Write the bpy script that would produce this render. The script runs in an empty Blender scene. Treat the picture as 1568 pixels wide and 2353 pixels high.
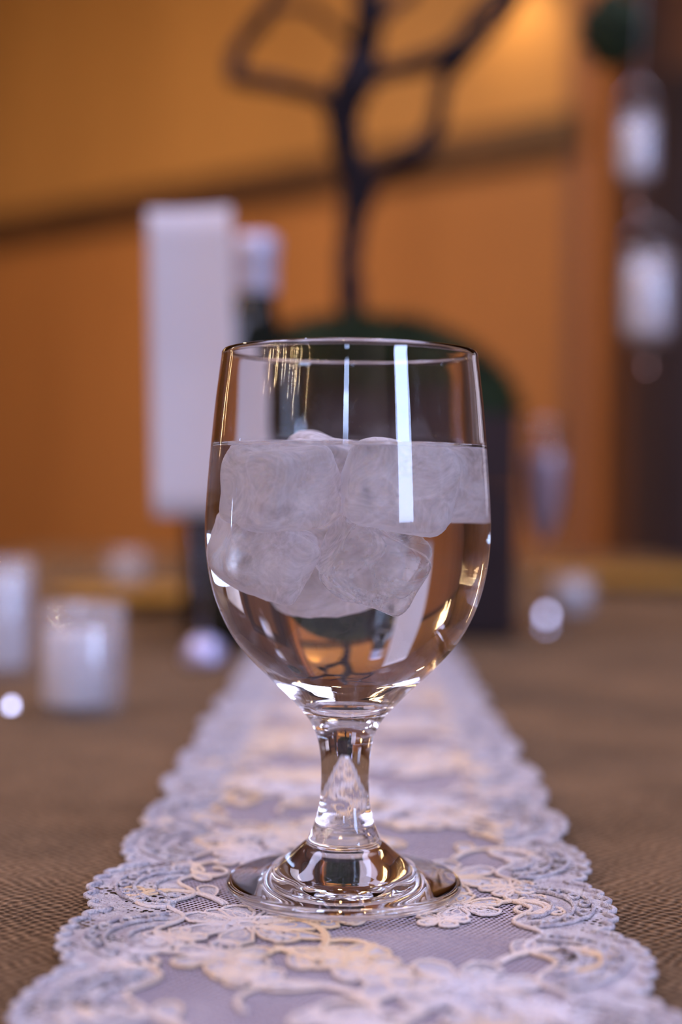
import bpy, bmesh, math, random
from mathutils import Vector, Matrix, noise
R = math.radians
random.seed(7)
sc = bpy.context.scene
COL = sc.collection

# ------------------------------------------------------------------ camera
CAMZ = 0.863
TABLE = 0.75
F = 2353 * 50 / 36.0
cd = bpy.data.cameras.new('camera')
cam = bpy.data.objects.new('camera', cd)
COL.objects.link(cam)
cd.sensor_fit = 'VERTICAL'; cd.sensor_height = 36; cd.sensor_width = 24; cd.lens = 50
cd.clip_start = 0.02; cd.clip_end = 200
PITCH = math.atan(36.5 / F)
ROLL = R(0.65)
CM = Matrix.Translation((0, 0, CAMZ)) @ Matrix.Rotation(math.pi/2 - PITCH, 4, 'X') @ Matrix.Rotation(ROLL, 4, 'Z')
cam.matrix_world = CM
cd.dof.use_dof = True
cd.dof.focus_distance = 0.385
cd.dof.aperture_fstop = 3.9
cd.dof.aperture_blades = 0
sc.camera = cam

def ray(px, py):
    return CM.to_3x3() @ Vector(((px-784)/F, -(py-1176.5)/F, -1))
def at(px, py, Y):
    """world point on the photograph's ray through (px,py) at distance Y in front of the camera"""
    d = ray(px, py)
    return Vector((0, 0, CAMZ)) + d * (Y / d.y)
def on_table(px, py, h=TABLE):
    d = ray(px, py)
    return Vector((0, 0, CAMZ)) + d * ((h - CAMZ) / d.z)

# ------------------------------------------------------------------ view + world + light
sc.view_settings.view_transform = 'Standard'
sc.view_settings.look = 'None'
sc.view_settings.gamma = 1
sc.view_settings.use_curve_mapping = False
sc.view_settings.exposure = 0.3
cy = sc.cycles
cy.max_bounces = 28; cy.transmission_bounces = 28; cy.glossy_bounces = 10; cy.diffuse_bounces = 7
cy.transparent_max_bounces = 40
cy.use_denoising = True
cy.caustics_refractive = True; cy.caustics_reflective = False
cy.blur_glossy = 0.3
cy.sample_clamp_indirect = 40
w = bpy.data.worlds.new('world'); sc.world = w; w.use_nodes = True
bg = w.node_tree.nodes['Background']
bg.inputs[0].default_value = (0.46, 0.60, 1.0, 1)
bg.inputs[1].default_value = 19.0

def portal(loc, rot, sx, sy):
    l = bpy.data.lights.new('window_portal', 'AREA'); l.shape = 'RECTANGLE'; l.size = sx; l.size_y = sy
    l.cycles.is_portal = True
    o = bpy.data.objects.new('window_portal', l); COL.objects.link(o); o.location = loc; o.rotation_euler = rot
XL, XR, YB, CEIL, YFAR = -4.0, 3.5, -4.7, 3.2, 4.84
# (centre along wall, centre z, width, height) of the openings
WIN_R = (-3.15, 1.95, 1.6, 1.95)      # right wall, centre Y
WIN_L = (1.45, 0.95, 0.16, 0.42)          # left wall, centre Y
WIN_B = (-0.26, 2.22, 0.46, 0.55)         # rear wall, centre X
portal((XR+0.02, WIN_R[0], WIN_R[1]), (0, R(90), 0), WIN_R[3], WIN_R[2])
WIN_F = (2.78, 1.42, 1.05, 1.10)         # far wall beyond the door, centre X
portal((WIN_F[0], YFAR+.05, WIN_F[1]), (R(-90), 0, 0), WIN_F[2], WIN_F[3])
portal((XL-0.02, WIN_L[0], WIN_L[1]), (0, R(-90), 0), WIN_L[3], WIN_L[2])
portal((WIN_B[0], YB-0.02, WIN_B[1]), (R(90), 0, 0), WIN_B[2], WIN_B[3])

WARM = (1.0, 0.62, 0.30)
def area(name, loc, target, size, power, color):
    l = bpy.data.lights.new(name, 'AREA'); l.shape = 'DISK'; l.size = size; l.energy = power; l.color = color
    o = bpy.data.objects.new(name, l); COL.objects.link(o); o.location = loc
    d = Vector(target) - Vector(loc)
    o.rotation_euler = d.to_track_quat('-Z', 'Y').to_euler()
    return o
DOWNLIGHTS = [(-1.7, 3.4), (0.2, 2.7), (-0.2, -1.2)]
FILL_PANELS = [(1.1, -1.5), (-1.5, -1.1), (-1.9, 0.9), (0.9, 1.0)]  # added unseen cool fill lights that brighten the table, lace and card
for x, y in FILL_PANELS:
    area('added_fill_lamp', (x, y, CEIL-.045), (x, y, 0), 1.1, 32, (.66, .66, 1.0)).data.shape = 'SQUARE'
for i, (x, y) in enumerate(DOWNLIGHTS):
    area('downlight_lamp', (x, y, CEIL-0.03), (x, y+0.6, 1.0) if i < 2 else (x, y, 0), 0.18, (42, 18, 6)[i], WARM)

# ------------------------------------------------------------------ helpers
def mat(name, color=(.5,.5,.5), rough=.6, metal=0, spec=.5, trans=0, ior=1.45):
    m = bpy.data.materials.new(name); m.use_nodes = True
    p = m.node_tree.nodes['Principled BSDF']
    p.inputs['Base Color'].default_value = (*color, 1)
    p.inputs['Roughness'].default_value = rough
    p.inputs['Metallic'].default_value = metal
    p.inputs['Specular IOR Level'].default_value = spec
    p.inputs['Transmission Weight'].default_value = trans
    p.inputs['IOR'].default_value = ior
    return m
def nd(m, t, **kw):
    n = m.node_tree.nodes.new(t)
    for k, v in kw.items(): setattr(n, k, v)
    return n
def ln(m, a, b): m.node_tree.links.new(a, b)
def noisy(m, c1, c2, scale=5, detail=4, bump=0, stretch=(1,1,1), bscale=None, coord='Object'):
    p = m.node_tree.nodes['Principled BSDF']
    tc = nd(m, 'ShaderNodeTexCoord'); mp = nd(m, 'ShaderNodeMapping'); mp.inputs['Scale'].default_value = stretch
    ln(m, tc.outputs[coord], mp.inputs[0])
    n = nd(m, 'ShaderNodeTexNoise'); n.inputs['Scale'].default_value = scale; n.inputs['Detail'].default_value = detail
    ln(m, mp.outputs[0], n.inputs['Vector'])
    r = nd(m, 'ShaderNodeValToRGB'); r.color_ramp.elements[0].position = .35; r.color_ramp.elements[1].position = .65
    r.color_ramp.elements[0].color = (*c1, 1); r.color_ramp.elements[1].color = (*c2, 1)
    ln(m, n.outputs[0], r.inputs[0]); ln(m, r.outputs[0], p.inputs['Base Color'])
    if bump:
        b = nd(m, 'ShaderNodeBump'); b.inputs['Strength'].default_value = bump; b.inputs['Distance'].default_value = .002
        n2 = nd(m, 'ShaderNodeTexNoise'); n2.inputs['Scale'].default_value = bscale or scale*6
        ln(m, mp.outputs[0], n2.inputs['Vector']); ln(m, n2.outputs[0], b.inputs['Height']); ln(m, b.outputs[0], p.inputs['Normal'])
    return m
def glass(name, ior=1.5, rough=0.0, color=(1,1,1)):
    m = bpy.data.materials.new(name); m.use_nodes = True; nt = m.node_tree
    nt.nodes.clear()
    g = nt.nodes.new('ShaderNodeBsdfGlass'); g.inputs['IOR'].default_value = ior; g.inputs['Roughness'].default_value = rough
    g.inputs['Color'].default_value = (*color, 1)
    o = nt.nodes.new('ShaderNodeOutputMaterial'); nt.links.new(g.outputs[0], o.inputs[0])
    return m
def emit(name, color, s):
    m = bpy.data.materials.new(name); m.use_nodes = True; nt = m.node_tree; nt.nodes.clear()
    e = nt.nodes.new('ShaderNodeEmission'); e.inputs[0].default_value = (*color, 1); e.inputs[1].default_value = s
    o = nt.nodes.new('ShaderNodeOutputMaterial'); nt.links.new(e.outputs[0], o.inputs[0])
    return m

def mesh(name, verts, faces, m=None, parent=None, smooth=False, loc=None):
    me = bpy.data.meshes.new(name); me.from_pydata([tuple(v) for v in verts], [], faces); me.update()
    if smooth: me.polygons.foreach_set('use_smooth', [True]*len(me.polygons))
    o = bpy.data.objects.new(name, me); COL.objects.link(o)
    if m is not None: me.materials.append(m)
    if parent is not None: o.parent = parent
    if loc is not None: o.location = loc
    return o
def bmobj(name, bm, m=None, parent=None, smooth=False, loc=None):
    me = bpy.data.meshes.new(name); bm.to_mesh(me); bm.free()
    if smooth: me.polygons.foreach_set('use_smooth', [True]*len(me.polygons))
    o = bpy.data.objects.new(name, me); COL.objects.link(o)
    if m is not None: me.materials.append(m)
    if parent is not None: o.parent = parent
    if loc is not None: o.location = loc
    return o
def empty(name, loc, label, cat, group=None):
    o = bpy.data.objects.new(name, None); COL.objects.link(o); o.location = loc; o.empty_display_size = .02
    return tag(o, label, cat, group)
def tag(o, label, cat, group=None):
    o['label'] = label; o['category'] = cat
    if group: o['group'] = group
    return o
def struct(o): o['kind'] = 'structure'; return o
def box_bm(x0, x1, y0, y1, z0, z1, bm=None, bev=0, M=None):
    own = bm is None
    b = bmesh.new()
    r = bmesh.ops.create_cube(b, size=1)
    for v in b.verts:
        v.co = Vector(((x0+x1)/2 + v.co.x*(x1-x0), (y0+y1)/2 + v.co.y*(y1-y0), (z0+z1)/2 + v.co.z*(z1-z0)))
    if bev: bmesh.ops.bevel(b, geom=list(b.edges), offset=bev, segments=2, affect='EDGES', profile=.6)
    if M is not None: b.transform(M)
    if own: return b
    tmp = bpy.data.meshes.new('t'); b.to_mesh(tmp); b.free(); bm.from_mesh(tmp); bpy.data.meshes.remove(tmp)
    return bm
def box(name, x0, x1, y0, y1, z0, z1, m, parent=None, bev=0, M=None):
    return bmobj(name, box_bm(x0, x1, y0, y1, z0, z1, None, bev, M), m, parent)
def lathe(profile, n=96, closed_axis=True):
    """profile: list of (r, z); r==0 points become poles. Returns verts, faces"""
    V, Fc, rings = [], [], []
    for r, z in profile:
        if r < 1e-7:
            rings.append([len(V)]); V.append((0, 0, z))
        else:
            rings.append(list(range(len(V), len(V)+n)))
            for i in range(n):
                a = 2*math.pi*i/n; V.append((r*math.cos(a), r*math.sin(a), z))
    for A, B in zip(rings, rings[1:]):
        if len(A) == 1 and len(B) == 1: continue
        for i in range(n):
            j = (i+1) % n
            if len(A) == 1: Fc.append((A[0], B[j], B[i]))
            elif len(B) == 1: Fc.append((A[i], A[j], B[0]))
            else: Fc.append((A[i], A[j], B[j], B[i]))
    return V, Fc
def catmull(pts, sub):
    out = []
    P = [Vector(p) for p in pts]
    P = [P[0]*2-P[1]] + P + [P[-1]*2-P[-2]]
    for i in range(1, len(P)-2):
        p0, p1, p2, p3 = P[i-1], P[i], P[i+1], P[i+2]
        for k in range(sub):
            t = k/sub
            out.append(.5*((2*p1) + (p2-p0)*t + (2*p0-5*p1+4*p2-p3)*t*t + (3*p1-p0-3*p2+p3)*t**3))
    out.append(P[-2].copy())
    return out
def lathe_obj(name, profile, m, parent=None, n=96, loc=None, spline=0):
    if spline: profile = [tuple(p) for p in catmull([Vector((r, z)) for r, z in profile], spline)]
    profile = [(max(0, p[0]), p[1]) for p in profile]
    V, Fc = lathe(profile, n)
    return mesh(name, V, Fc, m, parent, True, loc)
def tube_into(V, Fc, pts, radii, n=8, caps=True):
    pts = [Vector(p) for p in pts]
    base = len(V); up = Vector((0, 0, 1)); prev = None
    for i, p in enumerate(pts):
        t = (pts[min(i+1, len(pts)-1)] - pts[max(i-1, 0)]).normalized()
        if prev is None:
            a = up if abs(t.dot(up)) < .9 else Vector((1, 0, 0)); x = t.cross(a).normalized()
        else:
            x = (prev - t*prev.dot(t)).normalized()
        prev = x; y = t.cross(x)
        r = radii[i] if hasattr(radii, '__len__') else radii
        for k in range(n):
            a = 2*math.pi*k/n; V.append(p + (x*math.cos(a) + y*math.sin(a))*r)
    for i in range(len(pts)-1):
        for k in range(n):
            j = (k+1) % n
            Fc.append((base+i*n+k, base+i*n+j, base+(i+1)*n+j, base+(i+1)*n+k))
    if caps:
        Fc.append(tuple(base+k for k in reversed(range(n)))); e = base+(len(pts)-1)*n
        Fc.append(tuple(e+k for k in range(n)))
def tube(name, pts, radii, m, parent=None, n=10, loc=None):
    V, Fc = [], []; tube_into(V, Fc, pts, radii, n); return mesh(name, V, Fc, m, parent, True, loc)
def copy_tree(o, parent=None):
    c = o.copy(); COL.objects.link(c); c.parent = parent
    for ch in [x for x in bpy.data.objects if x.parent == o]: copy_tree(ch, c)
    return c

# ------------------------------------------------------------------ materials
M_OCHRE = noisy(mat('ochre pine panelling', rough=.5), (.38, .20, .066), (.46, .25, .085), 1.6, 5, .15, (1, 1, .15), 30)
M_ORANGE = noisy(mat('orange pine wainscot', rough=.5), (.35, .155, .052), (.43, .198, .068), 1.8, 5, .15, (1, 1, .15), 30)
M_RAIL = noisy(mat('dark stained rail', rough=.5), (.060, .028, .016), (.10, .045, .022), 6, 4, .1)
M_POST = noisy(mat('russet post wood', rough=.55), (.30, .11, .03), (.36, .14, .04), 4, 4, .1, (1, 1, .2))
M_DARKWOOD = noisy(mat('dark brown boards', rough=.6), (.19, .088, .045), (.26, .125, .068), 4, 4, .1, (1, 1, .15))
M_DOOR = noisy(mat('dark plum painted door', rough=.5), (.055, .032, .030), (.075, .042, .040), 3, 3, .1)
M_ROOM = noisy(mat('brown room panelling', rough=.7), (.16, .085, .045), (.22, .12, .06), 2, 4)
M_FLOOR = noisy(mat('brown floor', rough=.5), (.12, .07, .04), (.17, .10, .055), 3, 4)
M_CEIL = noisy(mat('pine ceiling', rough=.6), (.38, .20, .075), (.46, .25, .10), 2, 3)
M_BLACKMETAL = mat('black metal', (.02, .02, .022), .4, .6)
M_STEEL = mat('steel wire', (.6, .6, .62), .25, 1)

# window pane: thin clear sheet
M_PANE = bpy.data.materials.new('window pane'); M_PANE.use_nodes = True
nt = M_PANE.node_tree; nt.nodes.clear()
tr = nt.nodes.new('ShaderNodeBsdfTransparent'); gl = nt.nodes.new('ShaderNodeBsdfGlossy'); gl.inputs['Roughness'].default_value = .02
lw = nt.nodes.new('ShaderNodeLayerWeight'); lw.inputs[0].default_value = .5
pw_ = nt.nodes.new('ShaderNodeMath'); pw_.operation = 'POWER'; pw_.inputs[1].default_value = 5
fr = nt.nodes.new('ShaderNodeMath'); fr.operation = 'MULTIPLY_ADD'; fr.inputs[1].default_value = .94; fr.inputs[2].default_value = .04
nt.links.new(lw.outputs['Facing'], pw_.inputs[0]); nt.links.new(pw_.outputs[0], fr.inputs[0])
mx = nt.nodes.new('ShaderNodeMixShader'); oo = nt.nodes.new('ShaderNodeOutputMaterial')
nt.links.new(fr.outputs[0], mx.inputs[0]); nt.links.new(tr.outputs[0], mx.inputs[1]); nt.links.new(gl.outputs[0], mx.inputs[2]); nt.links.new(mx.outputs[0], oo.inputs[0])

# burlap cloth: woven relief
M_BURLAP = mat('brown burlap', rough=.9, spec=.15)
def burlap(m):
    p = m.node_tree.nodes['Principled BSDF']
    tc = nd(m, 'ShaderNodeTexCoord')
    dn = nd(m, 'ShaderNodeTexNoise'); dn.inputs['Scale'].default_value = 95; dn.inputs['Detail'].default_value = 2
    ln(m, tc.outputs['Object'], dn.inputs['Vector'])
    add = nd(m, 'ShaderNodeVectorMath', operation='MULTIPLY_ADD'); add.inputs[1].default_value = (.0075, .0060, 0)
    ln(m, dn.outputs['Color'], add.inputs[0]); ln(m, tc.outputs['Object'], add.inputs[2])
    sep = nd(m, 'ShaderNodeSeparateXYZ'); ln(m, add.outputs[0], sep.inputs[0])
    S = 2*math.pi/0.0040
    def osc(out, fn, k=S):
        a = nd(m, 'ShaderNodeMath', operation='MULTIPLY'); ln(m, out, a.inputs[0]); a.inputs[1].default_value = k
        b = nd(m, 'ShaderNodeMath', operation=fn); ln(m, a.outputs[0], b.inputs[0]); return b.outputs[0]
    sx = osc(sep.outputs[0], 'SINE'); sy = osc(sep.outputs[1], 'SINE')
    mul = nd(m, 'ShaderNodeMath', operation='MULTIPLY'); ln(m, sx, mul.inputs[0]); ln(m, sy, mul.inputs[1])
    mr = nd(m, 'ShaderNodeMapRange'); mr.inputs['From Min'].default_value = -1; ln(m, mul.outputs[0], mr.inputs['Value'])
    big = nd(m, 'ShaderNodeTexNoise'); big.inputs['Scale'].default_value = 22; big.inputs['Detail'].default_value = 5
    ln(m, tc.outputs['Object'], big.inputs['Vector'])
    sl = nd(m, 'ShaderNodeTexNoise'); sl.inputs['Scale'].default_value = 500; sl.inputs['Detail'].default_value = 2
    ln(m, tc.outputs['Object'], sl.inputs['Vector'])
    m1 = nd(m, 'ShaderNodeMix', data_type='RGBA'); ln(m, mr.outputs[0], m1.inputs['Factor'])
    m1.inputs[6].default_value = (.060, .034, .017, 1); m1.inputs[7].default_value = (.40, .262, .150, 1)
    m2 = nd(m, 'ShaderNodeMix', data_type='RGBA', blend_type='MULTIPLY'); m2.inputs['Factor'].default_value = .5
    rr = nd(m, 'ShaderNodeValToRGB'); rr.color_ramp.elements[0].position = .3; rr.color_ramp.elements[1].position = .7
    rr.color_ramp.elements[0].color = (.40, .36, .32, 1); rr.color_ramp.elements[1].color = (1.15, 1.05, .95, 1)
    ln(m, big.outputs[0], rr.inputs[0]); ln(m, m1.outputs[2], m2.inputs[6]); ln(m, rr.outputs[0], m2.inputs[7])
    ln(m, m2.outputs[2], p.inputs['Base Color'])
    ad = nd(m, 'ShaderNodeMath', operation='ADD'); ln(m, mr.outputs[0], ad.inputs[0]); ln(m, sl.outputs[0], ad.inputs[1])
    b = nd(m, 'ShaderNodeBump'); b.inputs['Strength'].default_value = 1.0; b.inputs['Distance'].default_value = .0016
    ln(m, ad.outputs[0], b.inputs['Height']); ln(m, b.outputs[0], p.inputs['Normal'])
burlap(M_BURLAP)

def holes(m, kind, pitch, hole, offset=(0, 0)):
    """cut real see-through openings of a net into the fabric by object coordinates"""
    p = m.node_tree.nodes['Principled BSDF']; out = m.node_tree.nodes['Material Output']
    tc = nd(m, 'ShaderNodeTexCoord')
    v = nd(m, 'ShaderNodeTexVoronoi', feature='DISTANCE_TO_EDGE' if kind == 'net' else 'F1', voronoi_dimensions='2D')
    v.inputs['Scale'].default_value = 1/pitch; v.inputs['Randomness'].default_value = .12 if kind == 'net' else .5
    mp = nd(m, 'ShaderNodeMapping'); mp.inputs['Rotation'].default_value = (0, 0, R(33))
    ln(m, tc.outputs['Object'], mp.inputs[0]); ln(m, mp.outputs[0], v.inputs['Vector'])
    c = nd(m, 'ShaderNodeMath', operation='GREATER_THAN' if kind == 'net' else 'LESS_THAN'); c.inputs[1].default_value = hole
    if kind != 'net':
        nz = nd(m, 'ShaderNodeTexNoise'); nz.inputs['Scale'].default_value = 75; ln(m, tc.outputs['Object'], nz.inputs['Vector'])
        mr = nd(m, 'ShaderNodeMapRange'); mr.inputs['From Min'].default_value = .45; mr.inputs['From Max'].default_value = .62
        mr.inputs['To Min'].default_value = 0; mr.inputs['To Max'].default_value = hole*1.5
        ln(m, nz.outputs[0], mr.inputs['Value']); ln(m, mr.outputs[0], c.inputs[1])
    ln(m, v.outputs['Distance'], c.inputs[0])
    t = nd(m, 'ShaderNodeBsdfTransparent'); mx = nd(m, 'ShaderNodeMixShader')
    ln(m, c.outputs[0], mx.inputs[0]); ln(m, p.outputs[0], mx.inputs[1]); ln(m, t.outputs[0], mx.inputs[2]); ln(m, mx.outputs[0], out.inputs[0])
LACE1, LACE2 = (.78, .75, .77), (.50, .46, .52)
M_NET = noisy(mat('lace net', rough=.8, spec=.2), (.42, .37, .43), (.50, .45, .50), 40, 3)
holes(M_NET, 'net', .0015, .21)
M_LACE = noisy(mat('white lace cloth', rough=.75, spec=.25), LACE2, LACE1, 260, 4, 1, (1, 1, 1), 1100)
M_LACEHOLE = noisy(mat('pierced lace cloth', rough=.75, spec=.25), LACE2, LACE1, 200, 4, 1, (1, 1, 1), 1100)
holes(M_LACEHOLE, 'dots', .0022, .27)
M_CORD = noisy(mat('lace cord with painted warm light', rough=.6, spec=.3), (.86, .64, .40), (.78, .74, .78), 30, 2, .5, (1, 1, 1), 1500)  # cream patches put warm light on the lace into the cord colour

M_GLASS = glass('clear glass', 1.5)
M_WETGLASS = glass('glass to water boundary', 1.5/1.333)
M_WATER = glass('water surface', 1.333)
M_WATERIN = bpy.data.materials.new('water inside'); M_WATERIN.use_nodes = True
nt = M_WATERIN.node_tree; nt.nodes.clear(); a = nt.nodes.new('ShaderNodeBsdfTransparent'); b = nt.nodes.new('ShaderNodeOutputMaterial'); nt.links.new(a.outputs[0], b.inputs[0])

# thin blown glass: clear sheet with a surface gloss
M_THIN = M_PANE.copy(); M_THIN.name = 'thin blown glass'
M_THIN.node_tree.nodes['Transparent BSDF'].inputs[0].default_value = (.93, .94, .97, 1)
M_FROST = bpy.data.materials.new('frosted thin glass'); M_FROST.use_nodes = True
nt = M_FROST.node_tree; nt.nodes.clear()
a1 = nt.nodes.new('ShaderNodeBsdfTransparent'); a2 = nt.nodes.new('ShaderNodeBsdfTranslucent'); a3 = nt.nodes.new('ShaderNodeBsdfDiffuse'); a4 = nt.nodes.new('ShaderNodeBsdfGlossy'); a4.inputs['Roughness'].default_value = .08
for q in (a2, a3): q.inputs[0].default_value = (.85, .85, .92, 1)
b1_ = nt.nodes.new('ShaderNodeMixShader'); b2_ = nt.nodes.new('ShaderNodeMixShader'); b3_ = nt.nodes.new('ShaderNodeMixShader'); o = nt.nodes.new('ShaderNodeOutputMaterial')
b1_.inputs[0].default_value = .5; b2_.inputs[0].default_value = .20; b3_.inputs[0].default_value = .07
nt.links.new(a2.outputs[0], b1_.inputs[1]); nt.links.new(a3.outputs[0], b1_.inputs[2])
nt.links.new(a1.outputs[0], b2_.inputs[1]); nt.links.new(b1_.outputs[0], b2_.inputs[2])
nt.links.new(b2_.outputs[0], b3_.inputs[1]); nt.links.new(a4.outputs[0], b3_.inputs[2]); nt.links.new(b3_.outputs[0], o.inputs[0])
# cloudy ice
M_ICE = bpy.data.materials.new('cloudy ice'); M_ICE.use_nodes = True
nt = M_ICE.node_tree; nt.nodes.clear()
g = nt.nodes.new('ShaderNodeBsdfGlass'); g.inputs['IOR'].default_value = 1.02; g.inputs['Roughness'].default_value = .12
df = nt.nodes.new('ShaderNodeBsdfDiffuse'); df.inputs[0].default_value = (.97, .95, .98, 1)
tl = nt.nodes.new('ShaderNodeBsdfTranslucent'); tl.inputs[0].default_value = (.97, .95, .98, 1)
m1 = nt.nodes.new('ShaderNodeMixShader'); m1.inputs[0].default_value = .5
m2 = nt.nodes.new('ShaderNodeMixShader'); o = nt.nodes.new('ShaderNodeOutputMaterial')
tc = nt.nodes.new('ShaderNodeTexCoord'); nz = nt.nodes.new('ShaderNodeTexNoise'); nz.inputs['Scale'].default_value = 75; nz.inputs['Detail'].default_value = 10; nz.inputs['Distortion'].default_value = 1.2
nz.inputs['Roughness'].default_value = .65
rp = nt.nodes.new('ShaderNodeValToRGB'); rp.color_ramp.elements[0].position = .36; rp.color_ramp.elements[0].color = (.28, .28, .28, 1)
rp.color_ramp.elements[1].position = .64; rp.color_ramp.elements[1].color = (.97, .97, .97, 1)
nt.links.new(tc.outputs['Object'], nz.inputs['Vector']); nt.links.new(nz.outputs[0], rp.inputs[0]); lw = nt.nodes.new('ShaderNodeLayerWeight'); lw.inputs[0].default_value = .25
vo = nt.nodes.new('ShaderNodeTexVoronoi'); vo.feature = 'DISTANCE_TO_EDGE'; vo.inputs['Scale'].default_value = 55; vo.inputs['Randomness'].default_value = 1
wm = nt.nodes.new('ShaderNodeMix'); wm.data_type = 'VECTOR'; wm.inputs[0].default_value = .004
nt.links.new(tc.outputs['Object'], wm.inputs[4]); nt.links.new(nz.outputs['Color'], wm.inputs[5]); nt.links.new(wm.outputs[1], vo.inputs['Vector'])
cr = nt.nodes.new('ShaderNodeMapRange'); cr.inputs['From Max'].default_value = .035; cr.inputs['To Min'].default_value = .16; cr.inputs['To Max'].default_value = 0
nt.links.new(vo.outputs['Distance'], cr.inputs['Value'])
sm_ = nt.nodes.new('ShaderNodeMath'); sm_.operation = 'MULTIPLY_ADD'; sm_.inputs[1].default_value = .7
nt.links.new(lw.outputs['Facing'], sm_.inputs[0]); nt.links.new(rp.outputs[0], sm_.inputs[2])
sn = nt.nodes.new('ShaderNodeMath'); sn.operation = 'ADD'; sn.use_clamp = True
m2.name = 'cloud'
nt.links.new(sm_.outputs[0], sn.inputs[0]); nt.links.new(cr.outputs[0], sn.inputs[1]); nt.links.new(sn.outputs[0], m2.inputs[0])
nt.links.new(df.outputs[0], m1.inputs[1]); nt.links.new(tl.outputs[0], m1.inputs[2])
nt.links.new(g.outputs[0], m2.inputs[1]); nt.links.new(m1.outputs[0], m2.inputs[2]); nt.links.new(m2.outputs[0], o.inputs[0])
bp = nt.nodes.new('ShaderNodeBump'); bp.inputs['Strength'].default_value = .5; bp.inputs['Distance'].default_value = .001
nt.links.new(nz.outputs[0], bp.inputs['Height']); nt.links.new(bp.outputs[0], g.inputs['Normal'])

M_CLEARICE = M_ICE.copy(); M_CLEARICE.name = 'clearer ice'
for q in M_CLEARICE.node_tree.nodes:
    if q.type == 'VALTORGB': q.color_ramp.elements[0].color = (.0, .0, .0, 1); q.color_ramp.elements[1].color = (.60, .60, .60, 1); q.color_ramp.elements[0].position = .47
M_WAX = mat('white wax', (.80, .80, .86), .5); M_WAX.node_tree.nodes['Principled BSDF'].inputs['Subsurface Weight'].default_value = 0
M_CARD = noisy(mat('white card', rough=.8), (.60, .55, .57), (.65, .60, .62), 8, 3)
M_BARK = noisy(mat('black bark', rough=.95, spec=.08), (.012, .010, .014), (.035, .028, .034), 60, 5, .8)
M_MOSS = noisy(mat('dark green moss', rough=.95), (.006, .014, .006), (.022, .040, .012), 60, 4, .8)
M_MOSSTUFT = noisy(mat('moss tufts', rough=.95), (.010, .022, .008), (.035, .060, .016), 30, 4)
M_BOX = noisy(mat('dark stained box wood', rough=.7, spec=.2), (.018, .012, .014), (.040, .026, .028), 12, 4, .3, (1, 1, .2))
M_BOTTLE = mat('near black green glass', (.006, .010, .008), .08)
M_FOIL = mat('pale foil capsule', (.62, .62, .78), .35, .3)
M_GOLD = noisy(mat('gold charger', (.7, .45, .12), .35, .7), (.62, .38, .08), (.75, .50, .14), 10, 3)
M_SILVERBEAD = mat('mirrored bead', (.9, .92, 1), .04, 1)
M_SATIN = mat('satin lavender metal', (.62, .60, .85), .35, .6)
M_THREAD = mat('pale thread', (.6, .58, .62), .6)
M_BULB = emit('warm fairy bulb', (1, .74, .38), 130)
M_BULB2 = emit('soft fairy bulb', (1, .74, .38), 22)
M_AMBER = mat('amber brown bead', (.50, .30, .24), .12, 1)

# ------------------------------------------------------------------ the room
struct(box('floor', XL-.1, XR+.12, YB-.1, 9.2, -.1, 0, M_FLOOR))
struct(box('ceiling', XL-.1, XR+.12, YB-.1, 9.2, CEIL, CEIL+.1, M_CEIL))
def wall_with_holes(name, axis, pos, lo, hi, hs, m, thick=.12, sgn=1):
    """a wall in the plane axis=pos, built round its window openings"""
    bm = bmesh.new(); a = lo; runs = []
    for c, cz, ww, hh in sorted(hs):
        runs += [(a, c-ww/2, 0, CEIL), (c-ww/2, c+ww/2, 0, cz-hh/2), (c-ww/2, c+ww/2, cz+hh/2, CEIL)]; a = c+ww/2
    runs.append((a, hi, 0, CEIL))
    for (a0, a1, z0, z1) in runs:
        if axis == 'x': box_bm(min(pos, pos+sgn*thick), max(pos, pos+sgn*thick), a0, a1, z0, z1, bm)
        else: box_bm(a0, a1, min(pos, pos+sgn*thick), max(pos, pos+sgn*thick), z0, z1, bm)
    return struct(bmobj(name, bm, m))
wall_with_holes('wall_left', 'x', XL, YB, 9, [WIN_L], M_ROOM, sgn=-1)
wall_with_holes('wall_right', 'x', XR, YB, 9, [WIN_R], M_ROOM, sgn=1)
wall_with_holes('wall_rear', 'y', YB, XL, XR, [WIN_B], M_ROOM, sgn=-1)
def window(n, axis, pos, hole, sgn, nm):
    c, cz, ww, hh = hole
    e = bpy.data.objects.new('window_%d' % n, None); COL.objects.link(e); struct(e)
    def b(name, a0, a1, z0, z1, d0, d1, m):
        p0, p1 = sorted((pos+sgn*d0, pos+sgn*d1))
        if axis == 'x': box(name, p0, p1, a0, a1, z0, z1, m, e)
        else: box(name, a0, a1, p0, p1, z0, z1, m, e)
    t = .035
    for a0, a1, z0, z1 in ((c-ww/2, c-ww/2+t, cz-hh/2, cz+hh/2), (c+ww/2-t, c+ww/2, cz-hh/2, cz+hh/2), (c-ww/2, c+ww/2, cz-hh/2, cz-hh/2+t), (c-ww/2, c+ww/2, cz+hh/2-t, cz+hh/2)):
        b('window_frame', a0, a1, z0, z1, .03, .08, M_DARKWOOD)
    for k in range(1, nm): b('mullion', c-ww/2+ww*k/nm-.012, c-ww/2+ww*k/nm+.012, cz-hh/2, cz+hh/2, .04, .07, M_DARKWOOD)
    b('pane', c-ww/2+t, c+ww/2-t, cz-hh/2+t, cz+hh/2-t, .052, .056, M_PANE)
window(1, 'x', XR, WIN_R, 1, 1)
window(4, 'y', YFAR, WIN_F, 1, 1)
wall_with_holes('wall_far', 'y', YFAR, 0.92, XR, [WIN_F], M_DARKWOOD, sgn=1)
window(2, 'x', XL, WIN_L, -1, 1)
window(3, 'y', YB, WIN_B, -1, 1)

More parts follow.
